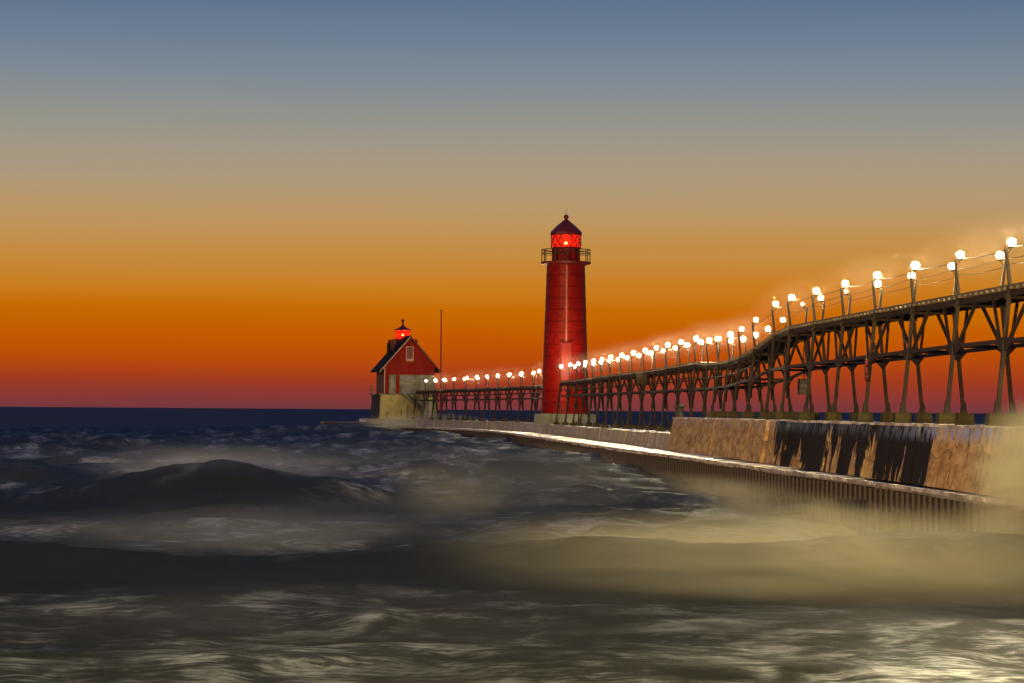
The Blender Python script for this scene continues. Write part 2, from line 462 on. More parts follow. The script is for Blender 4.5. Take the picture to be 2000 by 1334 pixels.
def build_lake():
    rows = [6.0]
    while rows[-1] < 420:
        d = rows[-1]
        rows.append(d + max(0.10, 0.0024 * d + d * d * 6e-6))
    while rows[-1] < 60000:
        rows.append(rows[-1] * 1.05)
    rows = np.array(rows)
    tan_in = np.linspace(-0.27, 0.27, 620)
    tan_out = np.concatenate([np.linspace(-2.2, -0.28, 60), tan_in, np.linspace(0.28, 2.2, 60)])
    Y = np.repeat(rows[:, None], len(tan_out), 1)
    X = Y * tan_out[None, :]
    fade = 1 - sstep(300, 420, Y)
    rip = wave_height(X, Y)
    sw = swell(X, Y)
    calm = 1 - 0.35 * np.exp(-((Y - 45.3) / 2.0) ** 2)
    Z = (rip * calm * (0.35 + 0.45 * sstep(40, 62, Y) + 0.75 * sstep(65, 120, Y)) + sw) * fade
    # the sea flattens and froths where it slaps along the piling
    wx = np.interp(Y, [20, 54, 70, 87, 101, 120, 155, 206, 245, 290], [11.3, 9.6, 8.9, 8.05, 7.4, 6.2, 4.3, 1.0, -4.9, -16])
    nearw = sstep(-6.0, -0.3, X - wx) * sstep(50, 58, Y)
    Z = Z * (1 - 0.6 * nearw) + 0.50 * sstep(-10.0, -1.0, X - wx) * sstep(85, 125, Y) * fade
    fine = (0.05 + 0.10 * sstep(60, 80, Y)) * (fbm(X * 1.1, Y * 1.1, 4) - 0.5)
    Z = Z + fine * fade
    # foam: on crests, in the flat behind the breaker, in the wash below the pier
    n1 = fbm(X * 0.30 + 40, Y * 0.14 + 9, 5, 0.6)
    n2 = fbm(X * 0.8 + 4, Y * 0.36 + 90, 5, 0.6)
    crest = sstep(-0.05, 0.35, rip) * sstep(0.36, 0.66, n2)
    F = (0.26 + 0.22 * sstep(70, 110, Y)) * crest
    F += 0.55 * np.exp(-((Y - 62) / 8.0) ** 2) * sstep(0.32, 0.68, n1) * np.exp(-((X + 6) / 9.0) ** 2)
    F += 0.27 * (1 - sstep(33, 42, Y)) * sstep(0.34, 0.72, n2 * 0.5 + n1 * 0.5)
    F += 2.0 * np.exp(-((X - 7.4 - (Y - 30) * 0.2) / 3.4) ** 2) * (1 - sstep(30, 38, Y)) * sstep(0.24, 0.58, n2)
    F += 0.30 * sstep(-3, 7, X) * np.exp(-((Y - 56) / 10.0) ** 2) * sstep(0.34, 0.64, n1)
    F += 0.40 * sstep(-3.0, -0.2, X - wx) * sstep(50, 58, Y) * sstep(0.3, 0.6, n2)
    F += 0.22 * sstep(0.42, 0.70, n1) * sstep(75, 95, Y)
    F += 0.30 * np.exp(-((X + 8.6) / 3.6) ** 2 - ((Y - 78.0 - 0.05 * (X + 9) ** 2) / 1.1) ** 2) * sstep(0.3, 0.62, n2)
    F += 0.22 * np.exp(-((Y - 48.6) / 0.9) ** 2) * sstep(0.34, 0.66, n2)
    F *= 1 - 0.86 * np.exp(-((Y - 45.2) / 2.3) ** 2) * (1 - 0.5 * sstep(2, 8, X))
    F *= 1 - 0.95 * np.exp(-((X + 9) / 3.3) ** 2 - ((Y - 74.6) / 1.9) ** 2)
    F = np.clip(F, 0, 1) * (1 - 0.8 * sstep(200, 380, Y))
    nr, nc = X.shape
    me = bpy.data.meshes.new('water')
    co = np.stack([X, Y, Z], -1).reshape(-1, 3).astype(np.float32)
    idx = np.arange(nr * nc).reshape(nr, nc)
    q = np.stack([idx[:-1, :-1], idx[:-1, 1:], idx[1:, 1:], idx[1:, :-1]], -1).reshape(-1, 4)
    me.vertices.add(len(co)); me.vertices.foreach_set('co', co.ravel())
    me.loops.add(q.size); me.loops.foreach_set('vertex_index', q.ravel().astype(np.int32))
    me.polygons.add(len(q))
    me.polygons.foreach_set('loop_start', np.arange(0, q.size, 4, dtype=np.int32))
    me.polygons.foreach_set('use_smooth', np.ones(len(q), dtype=bool))
    me.update(calc_edges=True)
    at = me.attributes.new('foam', 'FLOAT', 'POINT')
    at.data.foreach_set('value', F.ravel().astype(np.float32))
    m, t, b = mat_new('lake_water')
    o = N(t, 'ShaderNodeTexCoord').outputs['Object']
    fa = N(t, 'ShaderNodeAttribute', attribute_name='foam').outputs['Fac']
    wv = noise(t, mapping(t, o, (0.35, 0.2, 0)), 1.0, 3, 0.5)
    ofs = N(t, 'ShaderNodeVectorMath', operation='MULTIPLY_ADD')
    L(t, wv.outputs['Color'], ofs.inputs[0]); ofs.inputs[1].default_value = (1.8, 3.2, 0); L(t, o, ofs.inputs[2])
    wisp = noise(t, mapping(t, ofs.outputs[0], (0.75, 0.70, 0.2)), 1.0, 8, 0.64, 0.5)
    hair = noise(t, mapping(t, ofs.outputs[0], (0.85, 2.4, 0.2), rot=(0, 0, 0.30)), 2.6, 8, 0.66, 0.3)
    k = math_(t, 'ADD', math_(t, 'MULTIPLY', wisp.outputs[0], 0.58), math_(t, 'MULTIPLY', hair.outputs[0], 0.42))
    f = math_(t, 'MULTIPLY', rng(t, k, 0.455, 0.635), rng(t, fa, 0.0, 0.9, 0.0, 1.0, False))
    f = math_(t, 'ADD', f, math_(t, 'MULTIPLY', fa, 0.05), clamp=True)
    s = N(t, 'ShaderNodeSeparateXYZ'); L(t, o, s.inputs[0])
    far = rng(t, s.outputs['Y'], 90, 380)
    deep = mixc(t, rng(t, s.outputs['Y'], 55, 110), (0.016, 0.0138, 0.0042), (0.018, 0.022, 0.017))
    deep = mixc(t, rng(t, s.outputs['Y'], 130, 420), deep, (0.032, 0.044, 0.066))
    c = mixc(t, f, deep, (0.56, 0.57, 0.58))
    bm_ = N(t, 'ShaderNodeBump'); bm_.inputs['Strength'].default_value = 0.5; bm_.inputs['Distance'].default_value = 0.08
    L(t, noise(t, mapping(t, o, (1, 0.8, 1)), 1.6, 5, 0.55).outputs[0], bm_.inputs['Height'])
    df = N(t, 'ShaderNodeBsdfDiffuse'); L(t, c, df.inputs['Color']); L(t, bm_.outputs[0], df.inputs['Normal'])
    gl = N(t, 'ShaderNodeBsdfGlossy'); gl.inputs['Roughness'].default_value = 0.32; L(t, bm_.outputs[0], gl.inputs['Normal'])
    gl.inputs['Color'].default_value = (0.8, 0.9, 1.0, 1)
    # wind-roughened water never mirrors fully at a grazing angle: its slopes hide and tilt it
    fr = N(t, 'ShaderNodeFresnel'); fr.inputs['IOR'].default_value = 1.33; L(t, bm_.outputs[0], fr.inputs['Normal'])
    fk = math_(t, 'MINIMUM', fr.outputs[0], rng(t, s.outputs['Y'], 40, 90, 0.045, 0.06))
    fk = math_(t, 'MULTIPLY', fk, math_(t, 'SUBTRACT', 1.0, math_(t, 'MULTIPLY', f, 0.8)))
    ms = N(t, 'ShaderNodeMixShader'); L(t, fk, ms.inputs[0]); L(t, df.outputs[0], ms.inputs[1]); L(t, gl.outputs[0], ms.inputs[2])
    L(t, ms.outputs[0], t.nodes['Material Output'].inputs[0])
    me.materials.append(m)
    o_ = put('water', me)
    o_['kind'] = 'structure'
build_lake()

# ------------------------------------------------------------------ pier geometry tables
# foot of the wall along the lake side: depth -> lateral
WF = [(-30, 14.2), (20, 12.2), (54, 10.5), (63.6, 10.12), (70, 9.82), (77, 9.45), (87, 8.95), (101, 8.3), (120, 7.12), (155, 5.15),
      (206, 1.85), (226, 0.05), (245, -4.0), (257, -6.5), (263, -8.1), (273, -10.4), (284, -15.4)]
def wf(d): return lerp(WF, d)
# how far the ledge stands out in front of the wall
LW = [(20, 0.5), (54, 0.5), (63, 0.65), (77, 1.05), (97, 1.4), (120, 1.85), (160, 2.3), (230, 2.3), (284, 1.2)]
def lw(d): return lerp(LW, d)
Z_LEDGE = EYE - 1.82
Z_NEAR = EYE - 0.31
Z_FAR = EYE - 1.06
D_STEP = 118.5
pier = thing('breakwater_pier', 'long concrete breakwater carrying the lit catwalk out to the red lighthouse', 'pier', (0, 0, 0))

def strip_frame(tab_x, d, e=0.4):
    p = Vector((tab_x(d), d, 0)); q = Vector((tab_x(d + e), d + e, 0)); r = Vector((tab_x(d - e), d - e, 0))
    t = (q - r).normalized()
    return p, t, Vector((t.y, -t.x, 0))        # right-hand normal (away from the lake side)

# pier core under the ledge and slabs, one closed body per level
def strip_body(mb, d0, d1, step, off0, off1, z0, z1, jag=0.0):
    n = max(1, int(round((d1 - d0) / step)))
    prof = []
    for k in range(n + 1):
        d = d0 + (d1 - d0) * k / n
        p, t, r = strip_frame(wf, d)
        o0 = off0(d) if callable(off0) else off0
        o1 = off1(d) if callable(off1) else off1
        a = p + r * (o0 + (random.uniform(-jag, jag) if jag else 0)); b = p + r * o1
        prof.append([(a.x, a.y, z0), (b.x, b.y, z0), (b.x, b.y, z1), (a.x, a.y, z1)])
    vs = [q for pr in prof for q in pr]
    fs = [(0, 1, 2, 3), tuple(n * 4 + i for i in (3, 2, 1, 0))]
    for k in range(n):
        for i in range(4):
            j = (i + 1) % 4
            fs.append((k * 4 + i, (k + 1) * 4 + i, (k + 1) * 4 + j, k * 4 + j))
    mb.add(vs, fs)
mb = MB(); strip_body(mb, -30, 290, 5, lambda q: 0.3 - lw(q), 5.4, -2.5, Z_LEDGE - 0.3); obj('core', mb, M['low_wall'], pier)
# ledge slabs on top of the sheet piling
d = 12.0
while d < 288:
    ln = random.uniform(5.2, 7.0)
    mb = MB(); strip_body(mb, d, min(d + ln - 0.03, 289), 1.2, lambda q: -lw(q), 0.30, Z_LEDGE - 0.09 + random.uniform(-.02, .02), Z_LEDGE + random.uniform(-.02, .03), 0.04)
    so = obj('ledge_slab', mb, M['ledge'], pier)
    mb = MB(); strip_body(mb, d, min(d + ln - 0.03, 289), 0.8, lambda q: -lw(q) - 0.05, lambda q: -lw(q) + 0.10, Z_LEDGE - 0.035, Z_LEDGE + 0.045, 0.035)
    obj('ice_rim', mb, M['ice_lamplight'], so)
    d += ln
# deck slabs
d = -30.0
while d < 288:
    near = d < D_STEP
    ln = 7.5
    d1 = min(d + ln, D_STEP if near else 289)
    z = (Z_NEAR if near else Z_FAR) + random.uniform(-.012, .012)
    mb = MB(); strip_body(mb, d, d1 - 0.02, 2.4, 0.52, 5.2, z - 0.5, z - 0.02)
    obj('deck_slab', mb, M['ledge'], pier)
    d = d1
# leaning wall panels of the high near section and the low far section
def wall_panel(d0, d1, zt, batter, mat, name='wall_panel', push=0.0, cop=True):
    n = max(2, int((d1 - d0) / 0.6))
    vs, fs = [], []
    rows = 5
    for k in range(n + 1):
        dd = d0 + (d1 - d0) * k / n
        p, t, r = strip_frame(wf, dd)
        for j in range(rows + 1):
            u = j / rows
            wob = 0.035 * (float(fbm(np.array(dd * 0.9), np.array(u * 3.0 + d0), 3)) - 0.5)
            off = -push + batter * u + wob
            zz = Z_LEDGE + 0.035 + (zt - Z_LEDGE - 0.035) * u
            if j == rows: zz += 0.05 * (float(fbm(np.array(dd * 1.3), np.array(3.3), 3)) - 0.5)
            q = p + r * off
            vs.append((q.x, q.y, zz))
        q = p + r * (batter + 0.25); vs.append((q.x, q.y, zt))
        q = p + r * (batter + 0.25); vs.append((q.x, q.y, Z_LEDGE + 0.035))
    m = rows + 3
    for k in range(n):
        for j in range(m):
            j2 = (j + 1) % m
            fs.append((k * m + j, (k + 1) * m + j, (k + 1) * m + j2, k * m + j2))
    fs.append(tuple(range(m))); fs.append(tuple(n * m + j for j in range(m - 1, -1, -1)))
    mbb = MB().add(vs, fs)
    return obj(name, mbb, mat, pier)
edges = [-30, -18, -6, 6, 16, 26, 36, 45, 51.5, 56.6, 60.4, 64.6, 68.2, 71.2, 74.5, 77.5, 81.5, 85.2, 87.6, 89.8, 92.0, 94.5, 99.0, 104.5, 110.5, 114.5, D_STEP]
for i in range(len(edges) - 1):
    push = random.uniform(0, 0.035)
    if 85 < edges[i] < 94: push += 0.07 * (i % 2)
    gp = 0.20 if i in (21, 23, 19, 16, 11) else 0.05
    o = wall_panel(edges[i] + gp, edges[i + 1] - 0.05, Z_NEAR + random.uniform(-.02, .02), 0.27, M['wall'], push=push)
dd = D_STEP + 0.05
while dd < 286:
    ln = random.uniform(3.0, 5.0)
    wall_panel(dd, min(dd + ln - 0.05, 286), Z_FAR + random.uniform(-.05, .03), 0.14, M['low_wall'], 'low_wall_panel', random.uniform(0, 0.03))
    dd += ln
# icy coping lip along the top of the high wall
d = 12.0
while d < D_STEP - 0.2:
    ln = random.uniform(3, 5)
    mb = MB(); strip_body(mb, d, min(d + ln, D_STEP), 0.8, 0.24, 0.62, Z_NEAR - 0.03, Z_NEAR + 0.035 + random.uniform(-.012, .012), 0.02)
    obj('coping', mb, M['ice_lamplight'], pier)
    d += ln + 0.01
# sheet piles
PW = 0.62
pv, pf = [], []
prof = [(0.0, 0.0), (0.07, 0.20), (0.27, 0.20), (0.34, 0.0), (PW, 0.0)]
for (u, w) in prof:
    pv += [(u, -w, -2.6), (u, -w, 0.0)]
for (u, w) in prof:
    pv += [(u, -w + 0.03, -2.6), (u, -w + 0.03, 0.0)]
n5 = len(prof)
for i in range(n5 - 1):
    pf.append((2 * i, 2 * i + 2, 2 * i + 3, 2 * i + 1))
    a = 2 * n5
    pf.append((a + 2 * i + 1, a + 2 * i + 3, a + 2 * i + 2, a + 2 * i))
    pf.append((2 * i + 1, 2 * i + 3, a + 2 * i + 3, a + 2 * i + 1))
pile_me = MB().add(pv, pf).mesh('sheet_pile', M['pile'])
d = 24.0
cnt = 0
rest = MB()
while d < 284:
    p, t, r = strip_frame(wf, d, 0.2)
    q = p - r * (lw(d) - 0.06)
    ang = math.atan2(t.y, t.x)
    if cnt < 290:
        o = put('sheet_pile', pile_me, pier, (q.x, q.y, Z_LEDGE - 0.10 + random.uniform(-.03, .0)), ang)
        cnt += 1
    else:
        mw = Matrix.Translation((q.x, q.y, Z_LEDGE - 0.15)) @ Matrix.Rotation(ang, 4, 'Z')
        rest.add([mw @ Vector(v) for v in pv], pf)
    d += PW * t.y
if rest.v:
    o = obj('sheet_piling', rest, M['pile'], pier); o['kind'] = 'stuff'
# pier head round the outer lighthouse
mb = MB()
mb.prism([(-21.2, 287, -2.5), (-15.6, 281.3, -2.5), (-6.5, 281.0, -2.5), (-6.5, 300, -2.5), (-21.2, 300, -2.5)], (0, 0, 2.5 + EYE - 1.48))
obj('pier_head', mb, M['steel_dark'], pier)
mb = MB()
mb.box(-21.4, -15.4, 286.7, 287.1, EYE - 1.62, EYE - 1.43)
obj('kerb', mb, M['steel_dark'], pier)

# ------------------------------------------------------------------ catwalk tables
BAY = 5.1
XL = [(-10, 16.6), (20, 14.6), (61.4, 11.91), (66.5, 11.57), (71.6, 11.2), (76.7, 10.86), (81.8, 10.57), (86.9, 10.25), (92, 9.97), (97.1, 9.93), (102.2, 9.68),
      (107.3, 9.58), (112.4, 9.55), (117.5, 9.47), (122.6, 9.36), (127.7, 9.12), (132.8, 8.7), (137.9, 8.32), (143, 8.0), (148.1, 7.64),
      (153.2, 7.2), (158.3, 6.74), (163.4, 6.24), (168.5, 5.86), (173.6, 5.48), (178.7, 5.07), (183.8, 4.7), (188.9, 4.25), (194, 3.75),
      (205, 3.55), (215, 2.75), (226, 1.85), (236, -0.3), (245, -2.25), (257, -4.7), (263, -6.4), (273, -8.5), (282, -10.6)]
HL = [(-10, 4.15), (92, 4.15), (97.1, 4.13), (102.2, 3.72), (107.3, 3.51), (112.4, 3.41), (117.5, 3.38), (122.6, 3.43), (127.7, 3.66), (132.8, 3.62), (143, 3.56),
      (158, 3.46), (170, 3.40), (205, 3.40), (226, 3.38), (245, 3.27), (263, 3.17), (282, 3.10)]
DK = [(-10, 3.10), (92, 3.10), (97.1, 3.02), (102.2, 2.60), (107.3, 2.37), (112.4, 2.30), (117.5, 2.27), (122.6, 2.32), (127.7, 2.47), (132.8, 2.43),
      (143, 2.36), (194, 2.22), (226, 2.17), (263, 2.12), (282, 2.10)]
ST = [(-10, 1.74), (66, 1.74), (82, 1.66), (97, 1.60), (102, 1.30), (112, 1.10), (138, 1.10), (194, 1.12), (226, 1.05), (282, 0.98)]
def xl(d): return lerp(XL, d)
def cpos(d, e=2.5):
    p = Vector((xl(d), d, 0)); t = (Vector((xl(d + e), d + e, 0)) - Vector((xl(d - e), d - e, 0))).normalized()
    r = Vector((t.y, -t.x, 0))
    return p + r * 0.6, t, r

leg_cache = {}
catwalks = {}
catwalks['near'] = thing('catwalk', 'raised iron catwalk on trestles from the right edge to the tall tower', 'catwalk', group='catwalks on the pier')
catwalks['far'] = thing('catwalk', 'distant raised iron catwalk between the tall tower and the gabled house', 'catwalk', group='catwalks on the pier')

foot_me = MB().hexa([(-.22, -.24, 0), (.22, -.24, 0), (.22, .24, 0), (-.22, .24, 0), (-.19, -.21, 1), (.19, -.21, 1), (.19, .21, 1), (-.19, .21, 1)]).mesh('footing', M['footing'])

near_ds = [61.4 + BAY * k for k in range(-12, 26)] + [196.3]
far_ds = [205.2 + BAY * k for k in range(0, 16)]
def build_walk(ds, root, far=False):
    for i, d in enumerate(ds):
        c, t, r = cpos(d)
        zb = (Z_NEAR if d < D_STEP else Z_FAR) - 0.02
        zl, zd, zs = EYE + lerp(HL, d), EYE + lerp(DK, d), EYE + lerp(ST, d)
        fh = 0.34 if d < D_STEP else 0.20
        ft = zb + fh
        def leg_pt(s, z):
            k = (z - ft) / (zl - ft)
            return c + r * (s * (0.86 - 0.40 * k)) + Vector((0, 0, z))
        tr = MB()
        # crossbeams of the trestle
        a, b = leg_pt(-1, zd - 0.30), leg_pt(1, zd - 0.30)
        tr.bar(a - r * 0.10, b + r * 0.10, 0.10, 0.10)
        a, b = leg_pt(-1, zs), leg_pt(1, zs)
        xb = MB().bar(a, b, 0.07, 0.09)
        trestle = obj('trestle', tr, M['iron'], root)
        obj('crossbar', xb, M['iron'], trestle)
        for s in (-1, 1):
            lg = MB()
            lg.bar(leg_pt(s, ft - 0.02), leg_pt(s, zd - 0.04), 0.10, 0.10, up=t)
            p = leg_pt(s, ft)
            lg.bar(p, p + Vector((0, 0, 0.30)), 0.17, 0.17, up=t, w2=0.10, h2=0.10)
            obj('leg', lg, M['iron'], trestle)
            p = leg_pt(s, zb)
            put('footing', foot_me, trestle, (p.x, p.y, zb), math.atan2(t.y, t.x), (1.0, 1.0, fh))
        # diagonal braces from the strut up to the deck beam
        for s in (-1, 1):
            for e in (-1, 1):
                dd = d + e * 1.75
                if not (ds[0] - 2 < dd < ds[-1] + 2): continue
                c2, t2, r2 = cpos(dd)
                z2 = EYE + lerp(DK, dd) - 0.24
                p0 = leg_pt(s, zs + 0.02) + t * (e * 0.45)
                p1 = c2 + r2 * (s * 0.52) + Vector((0, 0, z2))
                obj('brace', MB().bar(p0, p1, 0.075, 0.075), M['iron'], root)
        # gussets (near) or curved knees (far) below the strut
        for s in (-1, 1):
            for e in (-1, 1):
                if (e < 0 and i == 0) or (e > 0 and i == len(ds) - 1): continue
                if d < 100:
                    p = leg_pt(s, zs)
                    out = [p + Vector((0, 0, 0.10)) - r * 0.03, p + t * (e * 0.85) + Vector((0, 0, 0.05)) - r * 0.03, p + t * (e * 0.85) - Vector((0, 0, 0.05)) - r * 0.03,
                           p + t * (e * 0.12) - Vector((0, 0, 0.24)) - r * 0.03, p - Vector((0, 0, 0.24)) - r * 0.03]
                    g = MB().prism(out, r * 0.06)
                    obj('gusset', g, M['iron'], root)
                else:
                    p = leg_pt(s, zs)
                    hgt = min(0.95, (zs - zb) * 0.45)
                    pts = [p + t * (e * 1.55 * (1 - math.cos(u))) - Vector((0, 0, hgt * (1 - math.sin(u)))) for u in [0, .3, .6, .9, 1.2, math.pi / 2]]
                    obj('knee', MB().tube(pts, 0.042, 5), M['iron'], root)
        if i + 1 < len(ds):
            d2 = ds[i + 1]
            c2, t2, r2 = cpos(d2)
            zd2, zs2 = EYE + lerp(DK, d2), EYE + lerp(ST, d2)
            zb2 = (Z_NEAR if d2 < D_STEP else Z_FAR) - 0.02
            ft2 = zb2 + (0.34 if d2 < D_STEP else 0.20)
            zl2 = EYE + lerp(HL, d2)
            def leg2(s, z):
                k = (z - ft2) / (zl2 - ft2)
                return c2 + r2 * (s * (0.86 - 0.40 * k)) + Vector((0, 0, z))
            for s in (-1, 1):
                obj('strut', MB().bar(leg_pt(s, zs), leg2(s, zs2), 0.08, 0.10), M['iron'], root)
                if d > 100:
                    zm, zm2 = zs * 0.46 + zd * 0.54 - 0.15, zs2 * 0.46 + zd2 * 0.54 - 0.15
                    obj('rail', MB().bar(leg_pt(s, zm), leg2(s, zm2), 0.05, 0.06), M['iron'], root)
                # deck beam
                obj('deck_beam', MB().bar(c + r * (s * 0.50) + Vector((0, 0, zd - 0.21)), c2 + r2 * (s * 0.50) + Vector((0, 0, zd2 - 0.21)), 0.09, 0.14), M['iron'], root)
            # deck of cross planks
            m = MB()
            nsub = 4
            for k in range(nsub):
                da, db = d + (d2 - d) * k / nsub, d + (d2 - d) * (k + 1) / nsub - 0.02
                ca, ta, ra = cpos(da); cb, tb, rb_ = cpos(db)
                za, zb_ = EYE + lerp(DK, da), EYE + lerp(DK, db)
                q = [ca - ra * .60, ca + ra * .60, cb + rb_ * .60, cb - rb_ * .60]
                zz = [za, za, zb_, zb_]
                m.hexa([(p.x, p.y, z - 0.055) for p, z in zip(q, zz)] + [(p.x, p.y, z) for p, z in zip(q, zz)])
            obj('deck', m, M['deck'], root)
            # joist ends under the planks
            m = MB()
            for k in range(9):
                da = d + (d2 - d) * (k + 0.5) / 9
                ca, ta, ra = cpos(da)
                z = EYE + lerp(DK, da) - 0.088
                m.bar(ca - ra * 0.66 + Vector((0, 0, z)), ca + ra * 0.66 + Vector((0, 0, z)), 0.14, 0.06)
            o = obj('joists', m, M['deck'], root); o.name = 'joist_row'; o['kind'] = 'stuff'
            # cable rails between the lamp posts
            for s in (-1, 1):
                for hgt, rad in (((0.50, 0.007), (0.92, 0.009)) if s < 0 else ((0.92, 0.009),)):
                    a = leg_pt(s, zd + hgt); b = leg2(s, zd2 + hgt)
                    mid = (a + b) / 2 - Vector((0, 0, 0.07))
                    obj('cable', MB().tube([a, (a + mid) / 2 - Vector((0, 0, .02)), mid, (b + mid) / 2 - Vector((0, 0, .02)), b], rad, 4, False), M['cord'], root)
build_walk(near_ds, catwalks['near'])
build_walk(far_ds, catwalks['far'], True)

# ------------------------------------------------------------------ lamps on the catwalk
post_me = {}
for s in (-1, 1):
    a = MB().bar((0, 0, 0), (0, -s * 0.105, 1.0), 0.085, 0.085, up=(1, 0, 0), w2=0.06, h2=0.06)
    post_me[s] = a.mesh('lamp_post', M['iron'])
arm_me = {}
for s in (-1, 1):
    a = MB().bar((0, -s * 0.13, 0.985), (0, s * 0.10, 1.0), 0.03, 0.025)
    a.lathe([(0.03, 0.99), (0.075, 1.0), (0.08, 1.02), (0.05, 1.06)], 10, (0, s * 0.04))
    a.bar((0, s * 0.04, 0.99), (0, -s * 0.085, 0.80), 0.02, 0.02)
    arm_me[s] = a.mesh('bracket', M['iron'])
def ball(rad, zc, nlat=6, nlon=10, mat=None, name='globe'):
    pr = []
    for k in range(nlat + 1):
        t = -math.pi / 2 + math.pi * k / nlat
        pr.append((max(0.004, rad * math.cos(t)), zc + rad * math.sin(t)))
    return pr
GR = 0.098
globe_me = {}
for s in (-1, 1):
    for on, gm, gs in ((1, 'globe', 1.0), (2, 'globe_dim', 0.86), (3, 'globe_hot', 1.08), (0, 'globe_off', 1.0)):
        m = MB().lathe(ball(GR * gs, 1.06 + GR * gs * 0.8), 10, (0, s * 0.04))
        globe_me[(s, on)] = m.mesh('globe', M[gm], True)
ordn = ['first', 'second', 'third', 'fourth', 'fifth', 'sixth', 'seventh', 'eighth', 'ninth', 'tenth', 'eleventh', 'twelfth', 'thirteenth', 'fourteenth']
def lamp(d, s, label, group, on=True):
    c, t, r = cpos(d)
    zb = (Z_NEAR if d < D_STEP else Z_FAR) - 0.02
    ft = zb + (0.34 if d < D_STEP else 0.20)
    zl, zd = EYE + lerp(HL, d), EYE + lerp(DK, d)
    k = (zd - ft) / (zl - ft)
    p = c + r * (s * (0.86 - 0.40 * k)) + Vector((0, 0, zd - 0.04))
    sc = (zl - zd + 0.04) / 1.17
    # local +y is the outward side on the right (s = 1)
    root = thing('pier_lamp', label, 'lamp', p, math.atan2(-t.x, t.y) - math.pi / 2, group)
    root.scale = (1, 1, sc)
    put('lamp_post', post_me[s], root, rz=math.pi)
    put('bracket', arm_me[s], root, rz=math.pi)
    put('globe', globe_me[(s, random.choice((1, 1, 2, 3)) if on else 0)], root, rz=math.pi, loc=(0, 0, 0))
    return root
for i, d in enumerate(near_ds):
    n = i - 12
    for s in (-1, 1):
        side = 'lake side' if s < 0 else 'channel side'
        if n < -1 or (n == -1) or (n == 0 and s > 0):
            lamp(d, s, 'lit globe lamp on the stretch of catwalk that runs back to the shore', 'catwalk lamps towards the shore')
            continue
        on = not (s > 0 and n in (5, 7))
        if not on:
            lb = 'dark unlit white globe on its post, ' + ('right of the brightest pairs, the nearer of two' if n == 5 else 'at the foot of the catwalk ramp, farther of two')
            lb = 'unlit white globe on the channel side, ' + ('nearer of the two dark lamps' if n == 5 else 'farther of the two dark lamps')
        elif n <= 13:
            k = n if s < 0 else n - 1 - sum(1 for q in (5, 7) if q < n)
            lb = "glowing globe lamp, %s from the right edge in the near catwalk's %s row" % (ordn[k], side)
        else:
            lb = "glowing globe lamp, %s from the tall tower in the near catwalk's %s row" % (ordn[26 - n], side)
        lamp(d, s, lb, 'lamps on the near catwalk', on)
ones = ['', 'first', 'second', 'third', 'fourth', 'fifth', 'sixth', 'seventh', 'eighth', 'ninth']
def ordinal(n):
    if n <= 14: return ordn[n - 1]
    if n < 20: return ['fifteenth', 'sixteenth', 'seventeenth', 'eighteenth', 'nineteenth'][n - 15]
    if n == 20: return 'twentieth'
    if n < 30: return 'twenty-' + ones[n - 20]
    return 'thirtieth'
far_l = []
for d in far_ds[:-1]:
    for s in (-1, 1):
        c, t, r = cpos(d)
        q = c + r * s * 0.6
        far_l.append((q.x / q.y, d, s))
for k, (_, d, s) in enumerate(sorted(far_l)):
    lamp(d, s, 'tiny glowing globe lamp, %s from the gabled house along the far string' % ordinal(k + 1), 'lamps on the far catwalk')

# ------------------------------------------------------------------ tall red lighthouse
TX, TY = 4.2, 201.3
def Zt(y): return EYE + (801.8 - y) / 25.1
tower = thing('lighthouse_tower', 'tall round red iron lighthouse with glowing lantern and gallery beside the catwalk', 'lighthouse', (TX, TY, Z_FAR))
def tz(y): return Zt(y) - Z_FAR
mb = MB().lathe([(2.62, 0.0), (2.58, tz(808.5) - 0.05), (2.50, tz(808.5))], 8, rot=math.pi / 8)
obj('foundation', mb, M['found'], tower)
ring_n = 13
r0, r1 = 1.88, 1.50
zb0, zt0 = tz(808.5), tz(513)
for k in range(ring_n):
    u0, u1 = k / ring_n, (k + 1) / ring_n
    ra, rb2 = r0 + (r1 - r0) * u0, r0 + (r1 - r0) * u1
    za, zb3 = zb0 + (zt0 - zb0) * u0, zb0 + (zt0 - zb0) * u1
    pr = [(ra + 0.015, za + 0.004), (ra + 0.015, za + 0.05), (ra - 0.005, za + 0.07), (rb2 + 0.005, zb3 - 0.04), (rb2 - 0.02, zb3 - 0.004)]
    if k == ring_n - 1: pr[-1] = (rb2, zb3)
    obj('plate_ring', MB().lathe(pr, 40), M['red'], tower, smooth=False)
# pale pipe standing for a highlight up the front, and the entrance housing
def shaft_r(z): return r0 + (r1 - r0) * (z - zb0) / (zt0 - zb0)
fx = 0.02
mb = MB()
zz = [tz(668), tz(640), tz(600), tz(560), tz(516)]
mb.tube([(0.04, -math.sqrt(shaft_r(z) ** 2 - fx * fx) - 0.03, z) for z in zz], 0.075, 8)
obj('highlight_pipe', mb, M['highlight_red'], tower)
z0, z1 = tz(744), tz(672)
yo = -shaft_r(z0)
mb = MB()
mb.box(-0.36, 0.40, yo - 0.22, yo + 0.35, z0, z1)
mb.prism([(-0.44, yo - 0.30, z1), (0.48, yo - 0.30, z1), (0.48, yo + 0.4, z1), (-0.44, yo + 0.4, z1)], (0, 0, 0.09))
door_h = obj('entrance', mb, M['red'], tower)
mb = MB(); mb.box(-0.24, 0.28, yo - 0.245, yo - 0.205, z0 + 0.05, z1 - 0.55)
obj('door', mb, M['red'], door_h)
